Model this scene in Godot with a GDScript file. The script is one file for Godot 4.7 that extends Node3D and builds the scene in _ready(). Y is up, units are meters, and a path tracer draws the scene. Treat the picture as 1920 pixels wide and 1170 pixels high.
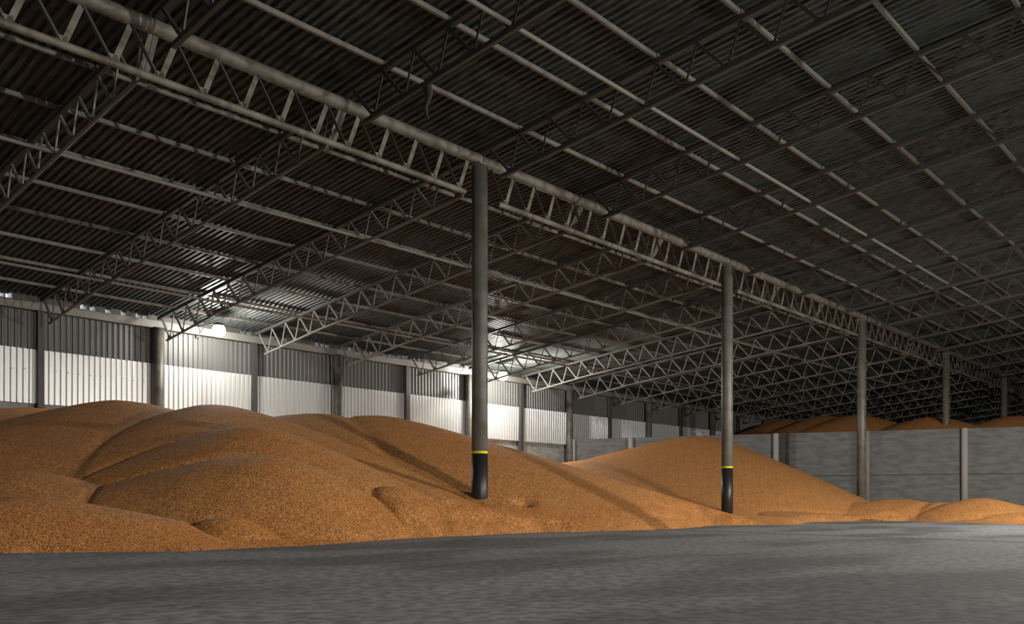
extends Node3D
# Grain store: a long steel shed. World x runs along the hall, world z = -l, where l is the distance to the left of the
# line through the camera that is parallel to the hall; y is up, the floor is y = 0.

const EYE := 0.65
const F := 1650.278          # focal length in pixels of the 1920 x 1170 frame
const HORIZON := 942.5
const CX := 960.0
const S0 := 15.045           # x of the truss row at the banded column nearest the camera
const BAY := 4.0
const GIRDER_L := 14.79
const WALL_L := 31.52
const RIDGE_L := -1.9
const RIGHT_L := -20.0
const ROW_FIRST := -3
const ROW_LAST := 27
const ORDER := ["first", "second", "third", "fourth", "fifth", "sixth", "seventh", "eighth", "ninth", "tenth"]
const POST_LABELS := {
	-1: "slim dark wall post between lower sheets, before the first globe lamp along the wall",
	0: "stout round wall post behind the highest crest of grain, just before a globe lamp",
	1: "slim wall post just past the globe lamp above the highest crest",
	2: "stout round wall post midway between the two globe lamps",
	3: "slim wall post rising behind the right shoulder of the large heap",
	4: "stout round wall post seen just beside the tall banded column",
	5: "slim wall post just past the globe lamp beside the tall banded column",
	6: "stout round wall post where the concrete dividing wall meets the sheeted wall",
}
const THETA := 0.740184      # angle of the hall axis to the viewing direction
var sn := sin(THETA)
var cs := cos(THETA)

var M := {}
var unit_box: BoxMesh
var unit_tube: CylinderMesh
var unit_angle: ArrayMesh
var unit_channel: ArrayMesh
var used := {}


func _ready() -> void:
	# ---------------------------------------------------------------- camera
	var cam := Camera3D.new()
	cam.name = "camera"
	cam.projection = Camera3D.PROJECTION_FRUSTUM
	cam.near = 0.1
	cam.far = 400.0
	cam.size = 0.1 * 1170.0 / F
	cam.frustum_offset = Vector2(0, 0.1 * (HORIZON - 585.0) / F)
	cam.position = Vector3(0, EYE, 0)
	cam.rotation.y = -(PI / 2 - THETA)
	cam.current = true
	add_child(cam)
	# ---------------------------------------------------------------- sky and exposure
	var env := Environment.new()
	env.tonemap_mode = Environment.TONE_MAPPER_LINEAR
	env.tonemap_exposure = 1.38
	env.background_mode = Environment.BG_SKY
	var sky := Sky.new()
	var overcast := ProceduralSkyMaterial.new()
	overcast.sky_top_color = Color(0.92, 0.94, 0.96)
	overcast.sky_horizon_color = Color(0.97, 0.97, 0.97)
	overcast.ground_horizon_color = Color(0.55, 0.55, 0.53)
	overcast.ground_bottom_color = Color(0.40, 0.40, 0.38)
	overcast.sun_angle_max = 0.0
	overcast.energy_multiplier = 6.0
	sky.sky_material = overcast
	env.sky = sky
	env.ambient_light_source = Environment.AMBIENT_SOURCE_DISABLED
	env.sdfgi_enabled = true
	env.ssao_enabled = true
	env.ssil_enabled = true
	var we := WorldEnvironment.new()
	we.name = "environment"
	we.environment = env
	add_child(we)

	make_meshes()
	make_materials()
	build_shell()
	build_left_wall()
	build_divider()
	build_columns()
	build_girders()
	build_trusses()
	build_purlins()
	build_grain()
	build_lamps()
	build_small_things()


# ==================================================================== helpers
func P(s: float, l: float, h: float) -> Vector3:   # h above the eye
	return Vector3(s, h + EYE, -l)

func plan(x: float, z: float) -> Vector2:           # camera plan (right, depth) -> (s, l)
	return Vector2(x * sn + z * cs, -x * cs + z * sn)

func s_on_line(px: float, l: float) -> float:       # where the pixel column px meets the line l = const
	var u := (px - CX) / F
	return l * (cs + u * sn) / (sn - u * cs)

func row_s(r: float) -> float:
	return S0 + BAY * r

func numbered(called: String) -> String:
	var n: int = used.get(called, 0)
	used[called] = n + 1
	return called if n == 0 else "%s_%03d" % [called, n]

func tag(o: Node, label: String, category: String, group := "", kind := "") -> void:
	if label: o.set_meta("label", label)
	if category: o.set_meta("category", category)
	if group: o.set_meta("group", group)
	if kind: o.set_meta("kind", kind)

func thing(called: String, at: Vector3, label := "", category := "", group := "") -> Node3D:
	var o := Node3D.new()
	o.name = numbered(called)
	add_child(o)
	o.position = at
	tag(o, label, category, group)
	return o

func copy(o: Node3D, called: String, at: Vector3) -> Node3D:
	var c: Node3D = o.duplicate()
	c.name = numbered(called)
	add_child(c)
	c.position = at
	return c

func mi(parent: Node3D, called: String, mesh: Mesh, mat: Material, tr := Transform3D()) -> MeshInstance3D:
	var o := MeshInstance3D.new()
	o.name = called
	o.mesh = mesh
	o.material_override = mat
	o.transform = tr
	parent.add_child(o, true)
	return o

# a bar of shared shape from a to b (world), w wide and d deep; its width lies along «side» as nearly as it can
func bar(parent: Node3D, called: String, mesh: Mesh, mat: Material, a: Vector3, b: Vector3, w: float, d: float, side := Vector3.UP) -> MeshInstance3D:
	var y := b - a
	var yn := y.normalized()
	var z := side.cross(yn)
	if z.length() < 0.01: z = Vector3(0.3, 0.1, 1).cross(yn)
	z = z.normalized()
	var x := yn.cross(z).normalized()
	var base := Vector3.ZERO if parent == self else parent.position
	return mi(parent, called, mesh, mat, Transform3D(Basis(x * w, y, z * d), (a + b) / 2 - base))

func box(parent: Node3D, called: String, mat: Material, lo: Vector3, hi: Vector3) -> MeshInstance3D:
	var base := Vector3.ZERO if parent == self else parent.position
	return mi(parent, called, unit_box, mat, Transform3D(Basis.from_scale(hi - lo), (lo + hi) / 2 - base))

func structure(o: Node) -> void:
	o.set_meta("kind", "structure")

func profile_mesh(rects: Array) -> ArrayMesh:       # unit length along y, rects [x0, z0, x1, z1] in a unit square
	var st := SurfaceTool.new()
	st.begin(Mesh.PRIMITIVE_TRIANGLES)
	for r in rects:
		var b := BoxMesh.new()
		b.size = Vector3(r[2] - r[0], 1, r[3] - r[1])
		st.append_from(b, 0, Transform3D(Basis(), Vector3((r[0] + r[2]) / 2, 0, (r[1] + r[3]) / 2)))
	return st.commit()

func make_meshes() -> void:
	unit_box = BoxMesh.new()
	unit_tube = CylinderMesh.new()
	unit_tube.top_radius = 0.5
	unit_tube.bottom_radius = 0.5
	unit_tube.height = 1
	unit_tube.radial_segments = 16
	unit_tube.rings = 0
	unit_angle = profile_mesh([[-0.5, -0.5, 0.5, -0.38], [-0.5, -0.38, -0.38, 0.5]])
	unit_channel = profile_mesh([[-0.5, -0.5, 0.5, -0.4], [-0.5, -0.4, -0.42, 0.5], [0.42, -0.4, 0.5, 0.5]])

func lathe(points: Array, n := 24) -> ArrayMesh:    # [radius, y] pairs from the bottom up
	var st := SurfaceTool.new()
	st.begin(Mesh.PRIMITIVE_TRIANGLES)
	st.set_smooth_group(0)
	for i in points.size() - 1:
		for k in n:
			var a0 := TAU * k / n
			var a1 := TAU * (k + 1) / n
			var p: Array = points[i]
			var q: Array = points[i + 1]
			var v := [Vector3(cos(a0) * p[0], p[1], sin(a0) * p[0]), Vector3(cos(a1) * p[0], p[1], sin(a1) * p[0]), Vector3(cos(a1) * q[0], q[1], sin(a1) * q[0]), Vector3(cos(a0) * q[0], q[1], sin(a0) * q[0])]
			if p[0] > 0.0001:
				for j in [0, 1, 2]: st.add_vertex(v[j])
			if q[0] > 0.0001:
				for j in [0, 2, 3]: st.add_vertex(v[j])
	st.index()
	st.generate_normals()
	return st.commit()

# ==================================================================== materials
func noise_texture(kind: int, freq: float, size: int, colors: Array, offsets: Array, sd := 1, octaves := 4, normal := false, bump := 4.0) -> NoiseTexture2D:
	var n := FastNoiseLite.new()
	n.noise_type = kind
	n.frequency = freq
	n.seed = sd
	n.fractal_octaves = octaves
	n.fractal_type = FastNoiseLite.FRACTAL_FBM if octaves > 1 else FastNoiseLite.FRACTAL_NONE
	if kind == FastNoiseLite.TYPE_CELLULAR:
		n.cellular_return_type = FastNoiseLite.RETURN_CELL_VALUE if not normal else FastNoiseLite.RETURN_DISTANCE
		n.cellular_jitter = 1.0
	var t := NoiseTexture2D.new()
	t.noise = n
	t.width = size
	t.height = size
	t.seamless = true
	if normal:
		t.as_normal_map = true
		t.bump_strength = bump
	else:
		var g := Gradient.new()
		g.offsets = PackedFloat32Array(offsets)
		g.colors = PackedColorArray(colors)
		t.color_ramp = g
	return t

func mat(called: String, color: Color, rough: float, metal := 0.0, tex: Texture2D = null, tile := 1.0) -> StandardMaterial3D:
	var m := StandardMaterial3D.new()
	m.resource_name = called
	m.albedo_color = color
	m.roughness = rough
	m.metallic = metal
	if tex:
		m.albedo_texture = tex
		m.uv1_triplanar = true
		m.uv1_world_triplanar = true
		m.uv1_scale = Vector3.ONE / tile
	return m

func make_materials() -> void:
	var wear := noise_texture(FastNoiseLite.TYPE_SIMPLEX, 0.006, 512, [Color(0.66, 0.64, 0.60), Color(0.9, 0.9, 0.88), Color(1, 1, 1)], [0.15, 0.5, 0.85], 3, 5)
	M.steel = mat("grey steel paint", Color(0.45, 0.445, 0.425), 0.6)
	M.steel_dark = mat("dark grey steel paint", Color(0.25, 0.245, 0.235), 0.6)
	M.girder = mat("weathered grey girder paint", Color(0.45, 0.435, 0.40), 0.6, 0.0, wear, 1.7)
	M.column = mat("grey column paint", Color(0.39, 0.38, 0.36), 0.5, 0.0, wear, 2.3)
	M.black = mat("black base coat", Color(0.13, 0.13, 0.135), 0.45)
	M.yellow = mat("yellow band paint", Color(0.84, 0.80, 0.10), 0.6)
	M.purlin = mat("pale grey purlin paint", Color(0.43, 0.42, 0.39), 0.6)
	M.roof = mat("dull zinc roof sheet", Color(0.28, 0.305, 0.30), 0.55, 0.15, noise_texture(FastNoiseLite.TYPE_SIMPLEX, 0.015, 512, [Color(0.62, 0.62, 0.61), Color(0.9, 0.9, 0.9), Color(1, 1, 1)], [0.2, 0.5, 0.8], 14, 4), 1.0)
	M.roof.uv1_triplanar = false
	M.roof.uv1_world_triplanar = false
	M.roof.uv1_scale = Vector3(1.1, 0.16, 1.0)      # dust and dull streaks drawn out along the folds
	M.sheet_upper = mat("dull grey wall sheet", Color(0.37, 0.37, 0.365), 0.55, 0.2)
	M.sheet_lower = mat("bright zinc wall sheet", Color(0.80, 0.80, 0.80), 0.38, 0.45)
	var stone := noise_texture(FastNoiseLite.TYPE_SIMPLEX, 0.007, 1024, [Color(0.78, 0.78, 0.77), Color(0.91, 0.91, 0.90), Color(1, 1, 1)], [0.1, 0.5, 0.9], 5, 8)
	M.concrete = mat("stained concrete", Color(0.44, 0.44, 0.44), 0.9, 0.0, stone, 4.1)
	M.concrete_pale = mat("pale dusty concrete", Color(0.62, 0.62, 0.61), 0.9, 0.0, stone, 4.1)
	for m in [M.concrete, M.concrete_pale]: m.uv1_scale = Vector3(0.15, 0.4, 0.15)
	M.limewash = mat("limewashed concrete", Color(0.58, 0.58, 0.57), 0.85)
	# floor: driven-over concrete, mottled and scuffed
	M.floor = mat("driven-over concrete floor", Color(0.55, 0.55, 0.555), 0.95)
	M.floor.albedo_texture = noise_texture(FastNoiseLite.TYPE_SIMPLEX, 0.03, 1024, [Color(0.66, 0.66, 0.66), Color(0.86, 0.86, 0.86), Color(1, 1, 1)], [0.15, 0.5, 0.85], 21, 8)
	M.floor.detail_enabled = true
	M.floor.detail_blend_mode = BaseMaterial3D.BLEND_MODE_MUL
	M.floor.detail_albedo = noise_texture(FastNoiseLite.TYPE_SIMPLEX, 0.008, 512, [Color(0.70, 0.70, 0.70), Color(0.94, 0.94, 0.94), Color(1, 1, 1)], [0.25, 0.5, 0.75], 4, 6)
	M.floor.detail_uv_layer = BaseMaterial3D.DETAIL_UV_2
	# grain
	var kernels := noise_texture(FastNoiseLite.TYPE_CELLULAR, 0.075, 1024, [Color(0.46, 0.28, 0.14), Color(0.75, 0.49, 0.26), Color(0.81, 0.55, 0.30), Color(0.91, 0.70, 0.43)], [0.05, 0.4, 0.7, 0.97], 11, 1)
	var bumps := noise_texture(FastNoiseLite.TYPE_CELLULAR, 0.075, 1024, [Color.BLACK, Color.WHITE], [0.0, 1.0], 11, 1)
	M.grain = mat("loose maize grain", Color(1, 1, 1), 0.75)
	M.grain.albedo_texture = kernels
	M.grain.heightmap_enabled = true
	M.grain.heightmap_texture = bumps
	M.grain.heightmap_scale = 1.2
	M.kernel = mat("maize kernel", Color(0.80, 0.53, 0.27), 0.6)
	M.lamp = mat("lit lamp globe", Color(1, 1, 0.95), 0.4)
	M.lamp.emission_enabled = true
	M.lamp.emission = Color(1, 0.97, 0.86)
	M.lamp.emission_energy_multiplier = 6.0
	M.cloth = mat("dusty sacking", Color(0.24, 0.22, 0.19), 0.95)

# ==================================================================== the shell
func roof_h(l: float) -> float:                     # underside of the roof sheet (its low folds)
	return 8.535 - 0.1 * (l - 14.8)

func top_h(l: float) -> float:                      # underside of the trusses' top chords
	return 8.32 - 0.1 * (l - 14.8)

func bottom_h(l: float) -> float:                   # axis of the bottom chords
	var h := 7.56 - 0.1 * (l - 14.8)
	if l > 27.0: h -= (l - 27.0) * 0.035
	return h

# a trapezoid-folded sheet over [0, width] in x; across() gives for a fold height 0..1 the two end points
func folded(width: float, ribs: int, depth: float, a: Vector3, b: Vector3, out: Vector3, thick := 0.012) -> ArrayMesh:
	var st := SurfaceTool.new()
	st.begin(Mesh.PRIMITIVE_TRIANGLES)
	st.set_smooth_group(-1)
	var pitch := width / ribs
	var pts := []
	for r in ribs:
		for q in [[0.0, 0.0], [0.42, 0.0], [0.55, 1.0], [0.87, 1.0]]:
			pts.append([r * pitch + q[0] * pitch, q[1] * depth])
	pts.append([width, 0.0])
	for side in 2:
		var off := out * (thick * side)
		for i in pts.size() - 1:
			var x0 := Vector3(pts[i][0], 0, 0)
			var x1 := Vector3(pts[i + 1][0], 0, 0)
			var o0: Vector3 = out * pts[i][1] + off
			var o1: Vector3 = out * pts[i + 1][1] + off
			var v := [a + x0 + o0, b + x0 + o0, b + x1 + o1, a + x1 + o1]
			var order := [0, 1, 2, 0, 2, 3] if side == 0 else [0, 2, 1, 0, 3, 2]
			for j in order:
				st.set_uv(Vector2(v[j].x, (v[j] - a).length() * (0.0 if j in [0, 3] else 1.0)))
				st.add_vertex(v[j])
	st.generate_normals()
	return st.commit()

func slab(lo: Vector3, hi: Vector3, tile_x: float, tile_z: float) -> ArrayMesh:    # a block whose uv follow its plan
	var st := SurfaceTool.new()
	st.begin(Mesh.PRIMITIVE_TRIANGLES)
	st.set_smooth_group(-1)
	var c := [Vector3(lo.x, lo.y, lo.z), Vector3(hi.x, lo.y, lo.z), Vector3(hi.x, lo.y, hi.z), Vector3(lo.x, lo.y, hi.z), Vector3(lo.x, hi.y, lo.z), Vector3(hi.x, hi.y, lo.z), Vector3(hi.x, hi.y, hi.z), Vector3(lo.x, hi.y, hi.z)]
	for q in [[4, 5, 6, 7], [3, 2, 1, 0], [0, 1, 5, 4], [1, 2, 6, 5], [2, 3, 7, 6], [3, 0, 4, 7]]:
		for k in [0, 1, 2, 0, 2, 3]:
			var v: Vector3 = c[q[k]]
			st.set_uv(Vector2(v.x / tile_x, v.z / tile_z))
			st.set_uv2(Vector2(v.x / 31.0, v.z / 13.0))
			st.add_vertex(v)
	st.generate_normals()
	return st.commit()

func build_shell() -> void:
	var x0 := row_s(ROW_FIRST) - 14.0
	var x1 := row_s(ROW_LAST)
	var fl := mi(self, "floor", slab(Vector3(x0 - 1, -0.4, -WALL_L - 0.6), Vector3(x1 + 1, 0, -RIGHT_L + 1), 6.0, 5.0), M.floor)
	structure(fl)
	# roof over the grain side: folded sheets, one per bay, on purlins
	var ceiling := Node3D.new()
	ceiling.name = "ceiling"
	structure(ceiling)
	add_child(ceiling)
	var up := Vector3(0, 1, 0)
	var sheet := folded(BAY, 21, 0.055, P(0, WALL_L + 0.18, roof_h(WALL_L + 0.18)), P(0, RIDGE_L, roof_h(RIDGE_L)), up)
	for r in range(ROW_FIRST - 3, ROW_LAST):
		mi(ceiling, "roof_sheet", sheet, M.roof, Transform3D(Basis(), Vector3(row_s(r), 0, 0)))
	var far_side := folded(BAY, 21, 0.055, P(0, RIDGE_L, roof_h(RIDGE_L)), P(0, RIGHT_L - 0.3, roof_h(RIDGE_L) - 0.1 * (RIDGE_L - RIGHT_L)), up)
	for r in range(ROW_FIRST - 3, ROW_LAST):
		mi(ceiling, "roof_sheet", far_side, M.roof, Transform3D(Basis(), Vector3(row_s(r), 0, 0)))
	# the walls out of view that close the hall
	var right := box(self, "wall_right", M.sheet_upper, Vector3(x0, 0, -RIGHT_L), Vector3(x1, 8.9, -RIGHT_L + 0.3))
	structure(right)
	for e in [["wall_far", x1, x1 + 0.3], ["wall_near", x0 - 0.3, x0]]:
		var w := box(self, e[0], M.sheet_upper, Vector3(e[1], 0, -WALL_L - 0.3), Vector3(e[2], 11.0, -RIGHT_L))
		structure(w)


func build_left_wall() -> void:
	var wall := Node3D.new()
	wall.name = "wall_left"
	structure(wall)
	add_child(wall)
	var z_in := Vector3(0, 0, 1)
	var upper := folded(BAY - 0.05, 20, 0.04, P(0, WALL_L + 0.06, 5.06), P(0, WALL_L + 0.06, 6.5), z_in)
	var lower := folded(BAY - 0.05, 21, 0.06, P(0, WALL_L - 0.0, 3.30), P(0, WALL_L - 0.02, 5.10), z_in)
	var rng := RandomNumberGenerator.new()
	rng.seed = 6
	var screw_tool := SurfaceTool.new()
	screw_tool.begin(Mesh.PRIMITIVE_TRIANGLES)
	var head := SphereMesh.new()
	head.radius = 0.03
	head.height = 0.05
	head.radial_segments = 8
	head.rings = 4
	for k in 10:
		screw_tool.append_from(head, 0, Transform3D(Basis(), P((k * 2 + 0.7) * (BAY - 0.05) / 21, WALL_L - 0.065, 4.42 + rng.randf_range(-0.02, 0.02))))
	var screws := screw_tool.commit()
	for r in range(ROW_FIRST - 3, ROW_LAST):
		var s := row_s(r)
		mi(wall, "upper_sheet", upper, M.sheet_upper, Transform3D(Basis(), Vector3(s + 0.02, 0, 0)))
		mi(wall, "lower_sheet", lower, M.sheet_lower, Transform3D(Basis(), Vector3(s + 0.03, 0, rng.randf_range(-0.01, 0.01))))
		if r >= -2 and r < 9:
			mi(wall, "screw_heads", screws, M.sheet_lower, Transform3D(Basis(), Vector3(s + 0.03, 0, 0))).set_meta("kind", "stuff")
		for k in 3:
			var y0 := k * 1.39
			var dz := rng.randf_range(-0.012, 0.012)
			box(wall, "concrete_panel", M.concrete_pale, Vector3(s + 0.012, y0 + 0.01, -WALL_L - 0.42), Vector3(s + BAY - 0.012, y0 + 1.38, -WALL_L - 0.10 + dz))
	# a thin outer skin so that daylight enters only through the eaves
	box(wall, "outer_cladding", M.sheet_upper, Vector3(row_s(ROW_FIRST - 3), 0, -WALL_L - 0.47), Vector3(row_s(ROW_LAST), EYE + 6.66, -WALL_L - 0.43))
	# closure blocks between eave beam and roof, with open folds where daylight shows
	var gaps := []
	for px in [2, 17, 157, 174, 203, 232, 260, 273, 455, 467, 511, 534, 595, 605, 614, 657, 686, 697, 723, 733, 742, 750, 781, 790]:
		gaps.append(s_on_line(px, WALL_L - 0.05))
	var at := row_s(ROW_FIRST - 3)
	var stops := gaps.duplicate()
	stops.append(row_s(ROW_LAST) + 0.2)
	for g in stops:
		if g - 0.1 > at + 0.01:
			box(wall, "eave_closure", M.steel_dark, Vector3(at, EYE + 6.66, -WALL_L - 0.46), Vector3(g - 0.1, EYE + 6.98, -WALL_L + 0.04))
		at = g + 0.1
	# eave beam, in lengths from post to post
	var beam := thing("eave_beam", P(row_s(ROW_FIRST - 3), WALL_L - 0.12, 6.38), "long grey steel beam along the eaves above the sheeted wall", "beam")
	for r in range(ROW_FIRST - 3, ROW_LAST):
		box(beam, "beam_length", M.steel, P(row_s(r) + 0.004, WALL_L - 0.06, 6.40), P(row_s(r + 1) - 0.004, WALL_L - 0.2, 6.66))
		box(beam, "flange", M.steel, P(row_s(r) + 0.004, WALL_L - 0.02, 6.37), P(row_s(r + 1) - 0.004, WALL_L - 0.26, 6.40))
	# wall posts: stout round ones and slim square ones by turns
	var round_post := lathe([[0.0, 0.0], [0.2, 0.0], [0.2, 7.0], [0.0, 7.0]], 24)
	for r in range(ROW_FIRST, ROW_LAST):
		var s := row_s(r)
		if posmod(r, 2) == 0:
			var p := thing("wall_post", Vector3(s, 0, -WALL_L + 0.28), POST_LABELS.get(r, "stout round steel post against the sheeted wall, beyond the dividing wall" if r > 6 else "stout round steel post against the sheeted wall behind the left end of the grain"), "post", "stout wall posts")
			mi(p, "shaft", round_post, M.column)
			box(p, "head_plate", M.column, Vector3(s - 0.24, 7.0, -WALL_L + 0.06), Vector3(s + 0.24, 7.03, -WALL_L + 0.52))
		else:
			var p := thing("slim_wall_post", Vector3(s, 0, -WALL_L + 0.15), POST_LABELS.get(r, "slim dark square post against the sheeted wall, beyond the dividing wall" if r > 6 else "slim dark square post against the sheeted wall behind the left end of the grain"), "post", "slim wall posts")
			box(p, "shaft", M.steel_dark, Vector3(s - 0.1, 0, -WALL_L + 0.05), Vector3(s + 0.1, 7.0, -WALL_L + 0.25))
			box(p, "head_plate", M.steel_dark, Vector3(s - 0.13, 7.0, -WALL_L + 0.02), Vector3(s + 0.13, 7.03, -WALL_L + 0.28))


func build_divider() -> void:
	# precast wall across the hall; it runs askew from the sheeted wall towards the middle of the hall
	var wall := Node3D.new()
	wall.name = "wall_back"
	structure(wall)
	add_child(wall)
	var a := plan(3.3, 50.1)
	var d := plan(0.928, -0.3725).normalized()
	var origin := Vector3(a.x, 0, -a.y)
	var along := Vector3(d.x, 0, -d.y)
	wall.transform = Transform3D(Basis(along, Vector3.UP, along.cross(Vector3.UP)), origin)
	var posts := [0.2, 3.55, 7.4, 11.28, 15.67, 20.05, 24.4, 28.8, 33.2]
	var rng := RandomNumberGenerator.new()
	rng.seed = 9
	var post := lathe([[0.0, 0.0], [0.15, 0.0], [0.15, 4.22], [0.13, 4.26], [0.0, 4.26]], 16)
	for i in posts.size():
		mi(wall, "post", post, M.limewash, Transform3D(Basis(), Vector3(posts[i], 0, 0.08)))
		if i == posts.size() - 1: break
		for k in 2:
			var y0 := k * 2.04
			var h := 2.02 if k == 0 else 2.21
			var dz := rng.randf_range(-0.02, 0.02)
			mi(wall, "concrete_panel", unit_box, M.concrete, Transform3D(Basis.from_scale(Vector3(posts[i + 1] - posts[i] - 0.03, h, 0.24)), Vector3((posts[i] + posts[i + 1]) / 2, y0 + h / 2, -0.16 + dz)))
	# a pale tub standing on top of the wall
	var pos := origin + along * 7.25 + Vector3(0, 4.25, 0) + along.cross(Vector3.UP) * -0.16
	var tub := thing("tub", pos, "small pale tub standing on top of the concrete dividing wall", "tub")
	mi(tub, "bowl", lathe([[0.0, 0.0], [0.13, 0.0], [0.19, 0.2], [0.16, 0.2], [0.11, 0.04], [0.0, 0.04]], 20), M.limewash)
	mi(tub, "rim", lathe([[0.19, 0.19], [0.26, 0.19], [0.26, 0.25], [0.16, 0.25], [0.16, 0.19], [0.19, 0.19]], 20), M.limewash)


# ==================================================================== steelwork
func build_columns() -> void:
	var height := EYE + 8.08
	var shaft := lathe([[0.0, 0.0], [0.1925, 0.0], [0.1925, height], [0.0, height]], 32)
	var coat := lathe([[0.1925, 0.0], [0.195, 0.0], [0.195, 1.83], [0.1925, 1.83]], 32)
	var band := lathe([[0.1925, 1.82], [0.197, 1.82], [0.197, 1.88], [0.1925, 1.88]], 32)
	var ridge_shaft := lathe([[0.0, 0.0], [0.1925, 0.0], [0.1925, EYE + 9.2], [0.0, EYE + 9.2]], 32)
	for r in [-3, 0, 3, 6]:
		var c := thing("steel_column", Vector3(row_s(r), 0, -RIDGE_L), "round grey steel column under the roof ridge", "column", "columns under the ridge")
		mi(c, "shaft", ridge_shaft, M.column)
		mi(c, "cap_plate", unit_box, M.steel, Transform3D(Basis.from_scale(Vector3(0.46, 0.03, 0.46)), Vector3(0, EYE + 9.17, 0)))
	for k in range(-1, 9):
		var label := "round grey steel column standing beyond the concrete dividing wall"
		var group := "columns beyond the dividing wall"
		if k == -1:
			label = "round grey steel column at the left end of the large grain heap"
			group = ""
		elif k == 0:
			label = "tall round column with yellow band rising from the foot of the large grain heap"
			group = ""
		elif k == 1:
			label = "round column with yellow band in front of the grain heap at the dividing wall"
			group = ""
		elif k == 2:
			label = "round grey column without a band just in front of the concrete dividing wall"
			group = ""
		var c := thing("steel_column", Vector3(row_s(3 * k), 0, -GIRDER_L), label, "column", group)
		mi(c, "shaft", shaft, M.column)
		mi(c, "cap_plate", unit_box, M.steel, Transform3D(Basis.from_scale(Vector3(0.46, 0.03, 0.46)), Vector3(0, height - 0.04, 0)))
		if k < 2 and k >= 0:
			mi(c, "base_coat", coat, M.black).set_meta("label", "black painted foot of the column")
			mi(c, "band", band, M.yellow).set_meta("label", "narrow yellow painted band")


func build_girders() -> void:
	var g := thing("lattice_girder", P(row_s(-3), GIRDER_L, 7.2), "grey tubular lattice girder spanning between the columns under the roof trusses", "girder", "lattice girders on the column line")
	var s := row_s(-3)
	var l := GIRDER_L
	bar(g, "top_tube", unit_tube, M.girder, P(s + 0.01, l, 8.2), P(s + 11.99, l, 8.2), 0.26, 0.26)
	bar(g, "bottom_tube", unit_tube, M.girder, P(s + 0.65, l, 7.317), P(s + 11.5, l, 7.317), 0.13, 0.13)
	for i in 15:
		var top := s + 0.42 + 0.8 * i
		var low := top + 0.47
		if low > s + 11.45: break
		bar(g, "diagonal", unit_angle, M.steel_dark, P(top, l, 8.09), P(low, l, 7.36), 0.075, 0.075, Vector3(0, 0, 1))
		if i < 14:
			bar(g, "diagonal", unit_box, M.girder, P(low + 0.03, l, 7.36), P(top + 0.78, l, 8.09), 0.1, 0.012, Vector3(1, 0, 0))
			box(g, "gusset_plate", M.girder, P(low - 0.09, l - 0.006, 7.36), P(low + 0.09, l + 0.006, 7.47))
	# struts that carry the ends of the trusses on the wall side
	for r in [1, 2]:
		for o in [-0.05, 0.05]:
			bar(g, "strut", unit_angle, M.girder, P(s + BAY * r + o, l + 0.05, 8.1), P(s + BAY * r + o, l + 0.52, 7.42), 0.09, 0.06, Vector3(1, 0, 0))
	for k in range(0, 9):
		var c := copy(g, "lattice_girder", P(row_s(3 * k), GIRDER_L, 7.2))
		if k == 0: c.set_meta("label", "tubular lattice girder spanning between the two columns with yellow bands")
		if k == 1: c.set_meta("label", "tubular lattice girder from the farther banded column to the unbanded column")
	g.set_meta("label", "tubular lattice girder ending at the tall banded column, above the large heap")


func truss(called: String, nodes: Array, chord_from: float, chord_to: float, low_from: float, low_to: float, round_low: bool, label: String, group: String) -> Node3D:
	var t := thing(called, P(0, chord_from, 7.0), label, "truss", group)
	bar(t, "top_chord", unit_angle, M.steel_dark, P(0, chord_from, top_h(chord_from) + 0.05), P(0, chord_to, top_h(chord_to) + 0.05), 0.1, 0.1, Vector3(1, 0, 0))
	bar(t, "top_chord", unit_angle, M.steel_dark, P(0.012, chord_to, top_h(chord_to) + 0.05), P(0.012, chord_from, top_h(chord_from) + 0.05), 0.1, 0.1, Vector3(1, 0, 0))
	var cuts := [low_from, low_to]
	if low_to > 27.0: cuts = [low_from, 27.0, low_to]
	for i in cuts.size() - 1:
		var a := P(0, cuts[i], bottom_h(cuts[i]))
		var b := P(0, cuts[i + 1], bottom_h(cuts[i + 1]))
		bar(t, "bottom_chord", unit_tube if round_low else unit_box, M.steel if round_low else M.steel_dark, a, b, 0.085, 0.085, Vector3(1, 0, 0))
	for i in nodes.size():
		var n: float = nodes[i]
		var b := n - 0.61
		var low := P(0, b, bottom_h(b) + 0.03)
		if b < -1.85: break
		if round_low and b < low_from + 0.05:
			continue
		bar(t, "diagonal", unit_angle, M.steel_dark if not round_low else M.steel, P(0, n, top_h(n)), low, 0.055, 0.055, Vector3(1, 0, 0))
		var j := i - 1 if round_low else i + 1
		if j >= 0 and j < nodes.size():
			bar(t, "diagonal", unit_angle, M.steel if round_low else M.steel_dark, low + Vector3(0, 0, 0.05 if not round_low else 0.05), P(0, nodes[j], top_h(nodes[j])), 0.05, 0.05, Vector3(1, 0, 0))
		mi(t, "gusset_plate", unit_box, M.steel_dark, Transform3D(Basis.from_scale(Vector3(0.012, 0.14, 0.2)), low + Vector3(0, 0.01, 0) - t.position))
	return t

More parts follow.
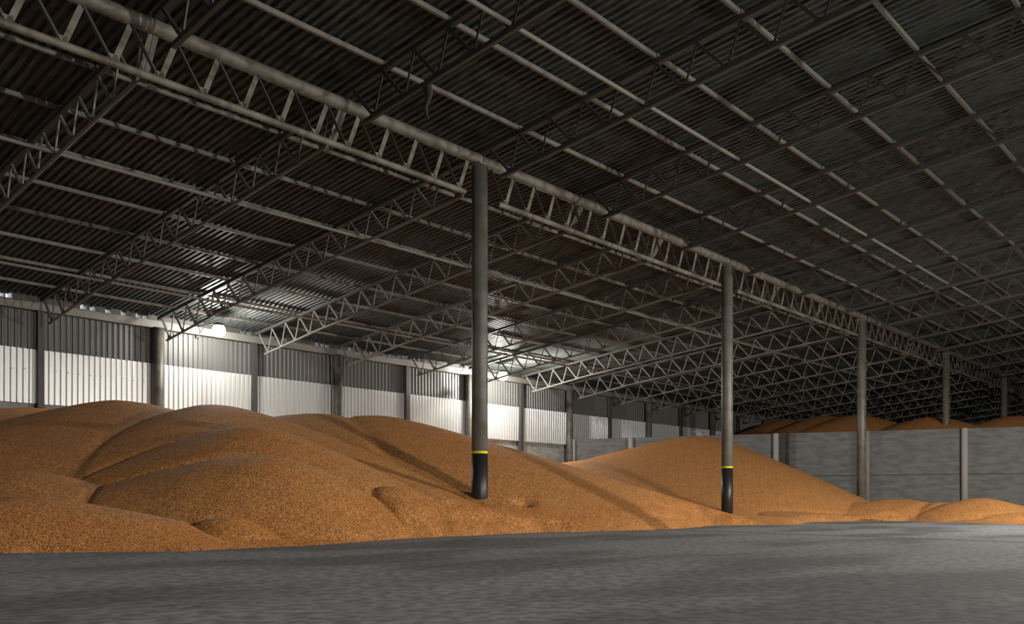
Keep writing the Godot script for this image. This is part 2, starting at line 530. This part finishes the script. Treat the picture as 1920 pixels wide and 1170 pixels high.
func build_trusses() -> void:
	var left := []
	for k in 18: left.append(15.23 + 0.9265 * k)
	var right := []
	for k in 18: right.append(14.43 - 0.927 * k)
	var wall_side := "grey steel lattice roof truss sloping from the girder down to the sheeted wall"
	var lt := truss("wall_side_truss", left, 14.85, 31.25, 15.36, 30.6, true, wall_side, "roof trusses on the wall side")
	var rt := truss("ridge_side_truss", right, 14.75, RIDGE_L, 14.1, RIDGE_L, false, "dark steel lattice roof truss rising from the girder over the open floor", "roof trusses over the open floor")
	for r in range(ROW_FIRST, ROW_LAST):
		var a: Node3D = lt
		var b: Node3D = rt
		if r > ROW_FIRST:
			a = copy(lt, "wall_side_truss", lt.position)
			b = copy(rt, "ridge_side_truss", rt.position)
		a.position.x = row_s(r)
		b.position.x = row_s(r)
		if r in [0, 3, 6]:
			var at: String = {0: "the tall banded column by the large heap", 3: "the farther banded column", 6: "the unbanded column"}[r]
			a.set_meta("label", "grey truss running to the sheeted wall from " + at)
			b.set_meta("label", "dark truss over the open floor from " + at)
		if r in [1, 5]:
			a.set_meta("label", "brightly lit roof truss end just past the globe lamp " + ("above the highest crest" if r == 1 else "beside the tall banded column"))


func build_purlins() -> void:
	var lines := []
	for k in 9: lines.append([15.23 + 1.853 * k, top_h(15.23 + 1.853 * k) + 0.155, "wall", k])
	for k in 9: lines.append([13.503 - 1.854 * k, top_h(13.503 - 1.854 * k) + 0.155, "floor", k])
	for e in lines:
		var l: float = e[0]
		var h: float = e[1]
		var where := "wall side" if e[2] == "wall" else "open floor side"
		var p := thing("roof_purlin", P(row_s(ROW_FIRST - 3), l, h), "pale grey roof purlin, %s from the girder on the %s" % [ORDER[e[3]], where], "purlin", "purlins on the " + where)
		for r in range(ROW_FIRST - 3, ROW_LAST):
			bar(p, "purlin_length", unit_channel, M.purlin, P(row_s(r) - 0.05, l + (0.012 if posmod(r, 2) else -0.012), h), P(row_s(r + 1) + 0.05, l + (0.012 if posmod(r, 2) else -0.012), h), 0.09, 0.06, Vector3.UP)
	for e in [[19.2, "midway between girder and sheeted wall"], [26.3, "near the sheeted wall"], [10.1, "over the open floor"]]:
		var l: float = e[0]
		var h := bottom_h(l) + 0.1
		var p := thing("tie_tube", P(row_s(ROW_FIRST - 3), l, h), "thin tie tube along the trusses' bottom chords " + str(e[1]), "tie")
		for r in range(ROW_FIRST - 3, ROW_LAST):
			bar(p, "tie_length", unit_tube, M.purlin, P(row_s(r) - 0.04, l, h), P(row_s(r + 1) + 0.04, l, h), 0.085, 0.085)


# ==================================================================== grain
# heaps: letter, pixel column and row of the crest, its depth in metres, slopes to left, right, front and back, rounding
const LOBES := [
	["a", 60, 764, 30, .30, .30, .26, .4, 1.2], ["a", 225, 752, 26, .36, .30, .33, .4, 1.0], ["a", 400, 759, 24.6, .56, .36, .38, .4, 1.0],
	["a", 475, 797, 20.8, .37, .46, .42, .34, .7], ["a", 490, 853, 18.0, .265, .54, .44, .2, 1.0], ["a", 40, 882, 17.0, .3, .25, .36, .34, .5],
	["a", 50, 929, 13.6, .25, .215, .38, .34, .5], ["a", 432, 968, 14.2, .28, .5, .30, .3, .25], ["a", 590, 776, 28, .3, .34, .40, .4, 1.6],
	["a", 700, 780, 28.2, .22, .31, .40, .4, 1.2], ["a", 715, 911, 18.6, .46, .2, .40, .3, .35], ["a", 905, 960, 21.0, .1, .14, .26, .2, .4],
	["a", 1330, 961, 28.0, .05, .07, .2, .2, .3],
	["b", 1310, 818, 42, .26, .52, .36, .5, 1.3], ["b", 1250, 925, 34, .14, .26, .2, .2, 1.0], ["b", 1110, 862, 44, .22, .3, .25, .4, 1.2], ["b", 1430, 950, 33, .2, .13, .12, .2, .8],
	["c", 1690, 936, 34, .1, .2, .25, .3, .6], ["c", 1765, 942, 33, .2, .2, .25, .3, .6], ["c", 1838, 934, 31.5, .3, .3, .33, .3, .5], ["c", 1925, 960, 29, .2, .2, .3, .3, .5],
]
# the foot of the heaps on the floor, in pixels
const FOOT := [[-200, 1040], [0, 1037], [340, 1034], [440, 1029], [600, 1022], [760, 1010], [900, 1003], [1030, 998], [1100, 997], [1250, 993], [1310, 988], [1340, 984.5], [1490, 984.5], [1515, 979], [1600, 977.5], [1700, 977], [1800, 980], [1920, 984], [2050, 992]]
# trodden and scooped dents low on the heaps: pixel, height there, radius and depth
const DENTS := [[640, 1004, .12, .22, .09], [695, 1001, .12, .2, .09], [748, 999, .12, .2, .1], [800, 996, .12, .22, .1], [852, 1000, .06, .2, .06], [945, 982, .2, .35, .14], [1045, 984, .15, .3, .12], [1062, 990, .1, .25, .1], [1195, 970, .2, .3, .12], [1300, 972, .15, .25, .1], [1380, 966, .15, .3, .1],
	[950, 945, .55, .22, .12], [965, 953, .48, .22, .14], [982, 962, .4, .22, .14], [1000, 971, .32, .22, .14], [1020, 980, .25, .22, .13], [1040, 988, .18, .22, .11], [495, 1003, .22, .25, .14], [480, 998, .28, .2, .12]]
var lobes := []
var dents := []
var foot := PackedVector2Array()

func smin(a: float, b: float, k := 0.12) -> float:
	var h := clampf(0.5 + 0.5 * (b - a) / k, 0, 1)
	return b * (1 - h) + a * h - k * h * (1 - h)

func foot_distance(p: Vector2) -> float:
	var best := 1e9
	var sg := 1.0
	for i in foot.size() - 1:
		var a := foot[i]
		var d := foot[i + 1] - a
		var q := p - a
		var t := clampf(q.dot(d) / d.length_squared(), 0, 1)
		var dist := (q - d * t).length()
		if dist < best - 1e-6:
			best = dist
			sg = signf(d.x * q.y - d.y * q.x)
	return best * sg

# heights of the three heaps at a point of the camera plan
func heap_heights(x: float, z: float, fine: FastNoiseLite) -> Vector3:
	var o := [-9.0, -9.0, -9.0]
	var second := [-9.0, -9.0, -9.0]
	for e in lobes:
		var dx: float = x - e[1]
		var dz: float = z - e[2]
		var rr := sqrt(dx * dx + dz * dz) + 1e-6
		var sx: float = (e[4] if dx < 0 else e[5]) * dx
		var sz: float = (e[6] if dz < 0 else e[7]) * dz
		var h: float = e[3] - sqrt(sx * sx + sz * sz) / rr * (sqrt(rr * rr + e[8] * e[8]) - e[8])
		var k: int = e[0]
		if h > o[k]:
			second[k] = o[k]
			o[k] = h
		elif h > second[k]:
			second[k] = h
	for e in dents:
		var q: float = ((x - e[0]) ** 2 + (z - e[1]) ** 2) / e[2]
		if q < 4.0: o[0] -= e[3] * exp(-q)
	var n := fine.get_noise_2d(x, z)
	var n2 := fine.get_noise_2d(x * 3.1 + 50, z * 3.1)
	var d := foot_distance(Vector2(x, z)) + n2 * 0.14
	var cap := 0.55 * d
	var skirt := minf(0.12 * d, 0.07)
	var s := x * sn + z * cs
	var ripple := 0.018 * n + 0.012 * n2
	for k in 3:                                      # a shallow furrow where one dumped load meets the next
		o[k] -= 0.06 * maxf(0.0, 1.0 - (o[k] - second[k]) / 0.05)
	var a: float = smin(maxf(o[0] + ripple, skirt), cap) if s <= 36 else minf(o[0], cap)
	var b: float = minf(maxf(o[1] + ripple, skirt if s > 36 else -9.0), cap * 0.8)
	var c: float = minf(o[2] + ripple * 1.6, cap * 0.8)
	return Vector3(a, b, c)

func spaced(from: float, to: float, near: float, far: float, until: float) -> PackedFloat32Array:
	var out := PackedFloat32Array()
	var v := from
	while v < to:
		out.append(v)
		v += near if v < until else far
	out.append(to)
	return out

func build_grain() -> void:
	for e in LOBES:
		lobes.append([{"a": 0, "b": 1, "c": 2}[e[0]], (e[1] - CX) / F * e[3], float(e[3]), EYE + (HORIZON - e[2]) * e[3] / F, e[4], e[5], e[6], e[7], e[8]])
	for e in DENTS:
		var z: float = F * (EYE - e[2]) / (e[1] - HORIZON)
		dents.append([(e[0] - CX) / F * z, z, e[3] * e[3], e[4]])
	for e in FOOT:
		var z: float = F * EYE / (e[1] - HORIZON)
		foot.append(Vector2((e[0] - CX) / F * z, z))
	var fine := FastNoiseLite.new()
	fine.seed = 12
	fine.frequency = 0.35
	fine.fractal_octaves = 3
	var ss := spaced(-3.0, 50.0, 0.085, 0.17, 16.0)
	var ls := spaced(3.5, 31.35, 0.085, 0.17, 21.0)
	var nx := ss.size()
	var ny := ls.size()
	var hs := PackedVector3Array()
	hs.resize(nx * ny)
	for i in nx:
		for j in ny:
			var s := ss[i]
			var l := ls[j]
			# only where the heaps can be: behind their foot and before the dividing wall
			var x := s * sn - l * cs
			var z := s * cs + l * sn
			if z < 9.0 or x > 27.0 or (x - 3.3) * 0.3725 + (z - 50.1) * 0.928 > -0.1:
				hs[i * ny + j] = Vector3(-1, -1, -1)
			else:
				hs[i * ny + j] = heap_heights(x, z, fine)
	var names := ["grain_heap", "grain_heap", "grain_ridge"]
	var labels := [
		"large many-crested heap of orange maize grain along the sheeted wall and around the banded column",
		"single-peaked heap of maize grain leaning against the concrete dividing wall",
		"low orange ridge of maize grain along the foot of the concrete dividing wall"]
	for k in 3:
		var st := SurfaceTool.new()
		st.begin(Mesh.PRIMITIVE_TRIANGLES)
		st.set_smooth_group(0)
		var index := {}
		var tris := PackedInt32Array()
		for i in nx - 1:
			for j in ny - 1:
				var keep := false
				for c in [i * ny + j, (i + 1) * ny + j, i * ny + j + 1, (i + 1) * ny + j + 1]:
					var h := hs[c]
					if h[k] > -0.02 and h[k] >= maxf(h[(k + 1) % 3], h[(k + 2) % 3]) - 0.04: keep = true
				if not keep: continue
				var q := [i * ny + j, (i + 1) * ny + j, (i + 1) * ny + j + 1, i * ny + j + 1]
				for c in q:
					if not index.has(c):
						index[c] = index.size()
						st.set_uv(Vector2(ss[c / ny], ls[c % ny]) / 1.4)
						st.add_vertex(Vector3(ss[c / ny], maxf(hs[c][k], -0.06), -ls[c % ny]))
				for c in [0, 2, 1, 0, 3, 2]: tris.append(index[q[c]])
		for t in tris: st.add_index(t)
		st.generate_normals()
		var heap := thing(names[k], Vector3.ZERO, labels[k], "grain")
		heap.set_meta("kind", "stuff")
		mi(heap, "grain_surface", st.commit(), M.grain)
		if k == 0: scatter_kernels(heap, fine)
	build_far_heaps()

func scatter_kernels(heap: Node3D, fine: FastNoiseLite) -> void:
	var kernel := SphereMesh.new()
	kernel.radius = 0.007
	kernel.height = 0.010
	kernel.radial_segments = 5
	kernel.rings = 2
	var rng := RandomNumberGenerator.new()
	rng.seed = 77
	var where: Array[Transform3D] = []
	var tries := 0
	while where.size() < 26000 and tries < 90000:
		tries += 1
		# along the foot of the heap and a little way up it, thinning out over the floor
		var i := rng.randi_range(0, 11)
		var p := foot[i].lerp(foot[i + 1], rng.randf())
		var off := rng.randf_range(-0.25, 1.6)
		if off < 0 and rng.randf() > 0.25 + off: continue
		p += Vector2(-0.674, 0.738).rotated(rng.randf_range(-0.4, 0.4)) * off
		var hv := heap_heights(p.x, p.y, fine)
		var w := plan(p.x, p.y)
		var y := maxf(maxf(hv.x, hv.y), 0.0) + 0.004
		var b := Basis.from_euler(Vector3(rng.randf_range(-0.5, 0.5), rng.randf() * TAU, rng.randf_range(-0.5, 0.5)))
		where.append(Transform3D(b.scaled(Vector3.ONE * rng.randf_range(0.8, 1.25)), Vector3(w.x, y, -w.y)))
	var mm := MultiMesh.new()
	mm.transform_format = MultiMesh.TRANSFORM_3D
	mm.mesh = kernel
	mm.instance_count = where.size()
	for i in where.size(): mm.set_instance_transform(i, where[i])
	var o := MultiMeshInstance3D.new()
	o.name = "loose_kernels"
	o.multimesh = mm
	o.material_override = M.kernel
	o.set_meta("kind", "stuff")
	heap.add_child(o)

func build_far_heaps() -> void:
	# the heap behind the dividing wall: crests that show above it
	var crests := []
	for e in [[1475, 786, 62], [1548, 780, 58], [1605, 778, 55], [1745, 782, 50], [1900, 780, 49], [2020, 783, 48]]:
		crests.append([(e[0] - CX) / F * e[2], float(e[2]), EYE + (HORIZON - e[1]) * e[2] / F])
	var st := SurfaceTool.new()
	st.begin(Mesh.PRIMITIVE_TRIANGLES)
	st.set_smooth_group(0)
	var nx := 110
	var nz := 60
	for i in nx:
		for j in nz:
			var t := 5.0 + 0.27 * i                  # along the dividing wall
			var u := 0.32 + 0.35 * j                 # behind it
			var x := 3.3 + 0.928 * t + 0.3725 * u
			var z := 50.1 - 0.3725 * t + 0.928 * u
			var h := 0.0
			for c in crests:
				var r := Vector2(x - c[0], z - c[1]).length()
				h = maxf(h, c[2] - 0.40 * (sqrt(r * r + 1.2) - 1.1))
			h = minf(h, 3.95 + 0.42 * u)
			var w := plan(x, z)
			st.set_uv(w / 1.4)
			st.add_vertex(Vector3(w.x, h, -w.y))
	for i in nx - 1:
		for j in nz - 1:
			var a := i * nz + j
			for c in [a, a + nz, a + nz + 1, a, a + nz + 1, a + 1]: st.add_index(c)
	st.generate_normals()
	var heap := thing("grain_heap", Vector3.ZERO, "crests of maize grain showing above the top of the concrete dividing wall", "grain")
	heap.set_meta("kind", "stuff")
	mi(heap, "grain_surface", st.commit(), M.grain)


# ==================================================================== lamps
func lamp(at: Vector3, to_wall: float, energy: float, tint: Color, label: String, group: String, shaded := false) -> void:
	var t := thing("globe_lamp", at, label, "lamp", group)
	var globe := SphereMesh.new()
	globe.radius = 0.245
	globe.height = 0.49
	mi(t, "lamp_globe", globe, M.lamp)
	if shaded:
		mi(t, "lamp_shade", lathe([[0.0, 0.30], [0.12, 0.29], [0.34, 0.16], [0.44, 0.08], [0.45, 0.08], [0.35, 0.18], [0.12, 0.32], [0.0, 0.33]], 28), M.steel_dark)
	var canopy := mi(t, "canopy", lathe([[0.0, 0.30], [0.10, 0.28], [0.20, 0.22], [0.215, 0.19], [0.16, 0.18], [0.0, 0.18]], 20), M.steel_dark)
	for arm in [[Vector3(0, 0.29, 0), Vector3(0, 0.38, to_wall), 0.045], [Vector3(0, 0.36, to_wall * 0.6), Vector3(0, 0.0, to_wall), 0.03]]:
		var rod := bar(t, "bracket_arm", unit_tube, M.steel_dark, at + arm[0], at + arm[1], arm[2], arm[2])
		rod.reparent(canopy, false)
		rod.name = "bracket_arm"
	mi(canopy, "wall_plate", unit_box, M.steel_dark, Transform3D(Basis.from_scale(Vector3(0.14, 0.56, 0.02)), Vector3(0, 0.2, to_wall)))
	var light := OmniLight3D.new()
	light.name = "lamp_light"
	light.light_color = tint
	light.light_energy = energy
	light.light_size = 0.14
	light.omni_range = 200.0
	light.omni_attenuation = 2.0
	light.shadow_enabled = true
	t.add_child(light)

func on_line(px: float, py: float, l: float) -> Vector3:   # the point of the line l = const above that pixel's sight line
	var along := s_on_line(px, l)
	return P(along, l, (HORIZON - py) * (along * cs + l * sn) / F)

func build_lamps() -> void:
	var white := Color(1.0, 0.98, 0.94)
	lamp(on_line(410, 620, 29.9), -1.55, 11.0, white, "glaring globe lamp on the sheeted wall above the highest crest of grain", "")
	lamp(on_line(943, 705, 29.7), -1.75, 28.0, white, "glaring globe lamp on the sheeted wall beside the tall banded column", "")
	# lamps to the right of the camera, on a column under the ridge and on the opposite wall: they throw the columns' shadows across the heaps
	lamp(P(row_s(3), RIDGE_L + 0.75, 4.7), 0.55, 165.0, white, "shaded globe lamp on a column under the ridge", "", true)
	lamp(P(row_s(-1.0), RIGHT_L + 0.95, 5.2), 0.94, 430.0, white, "shaded globe lamp on the wall opposite the grain", "", true)


func build_small_things() -> void:
	# a rag of dusty sacking caught on the bottom chord of a truss
	var s := row_s(-1)
	var u := (801.0 - CX) / F
	var l := s * (sn - u * cs) / (cs + u * sn)
	var rag := thing("hanging_rag", P(s, l, bottom_h(l) - 0.16), "torn dark rag hanging from the bottom chord of a roof truss", "rag")
	var st := SurfaceTool.new()
	st.begin(Mesh.PRIMITIVE_TRIANGLES)
	var prev := []
	for i in 9:
		var v := i / 8.0
		var w := 0.10 * (1.0 - v) ** 0.7 + 0.012
		var sway := 0.03 * sin(v * 7.0)
		var ring := []
		for k in 6:
			var a := TAU * k / 6
			ring.append(Vector3(cos(a) * w * 0.45 + sway, 0.10 - v * 0.62, sin(a) * w + sway * 0.6))
		if prev:
			for k in 6:
				var n := (k + 1) % 6
				for q in [prev[k], prev[n], ring[n], prev[k], ring[n], ring[k]]: st.add_vertex(q)
		prev = ring
	st.generate_normals()
	mi(rag, "cloth", st.commit(), M.cloth)
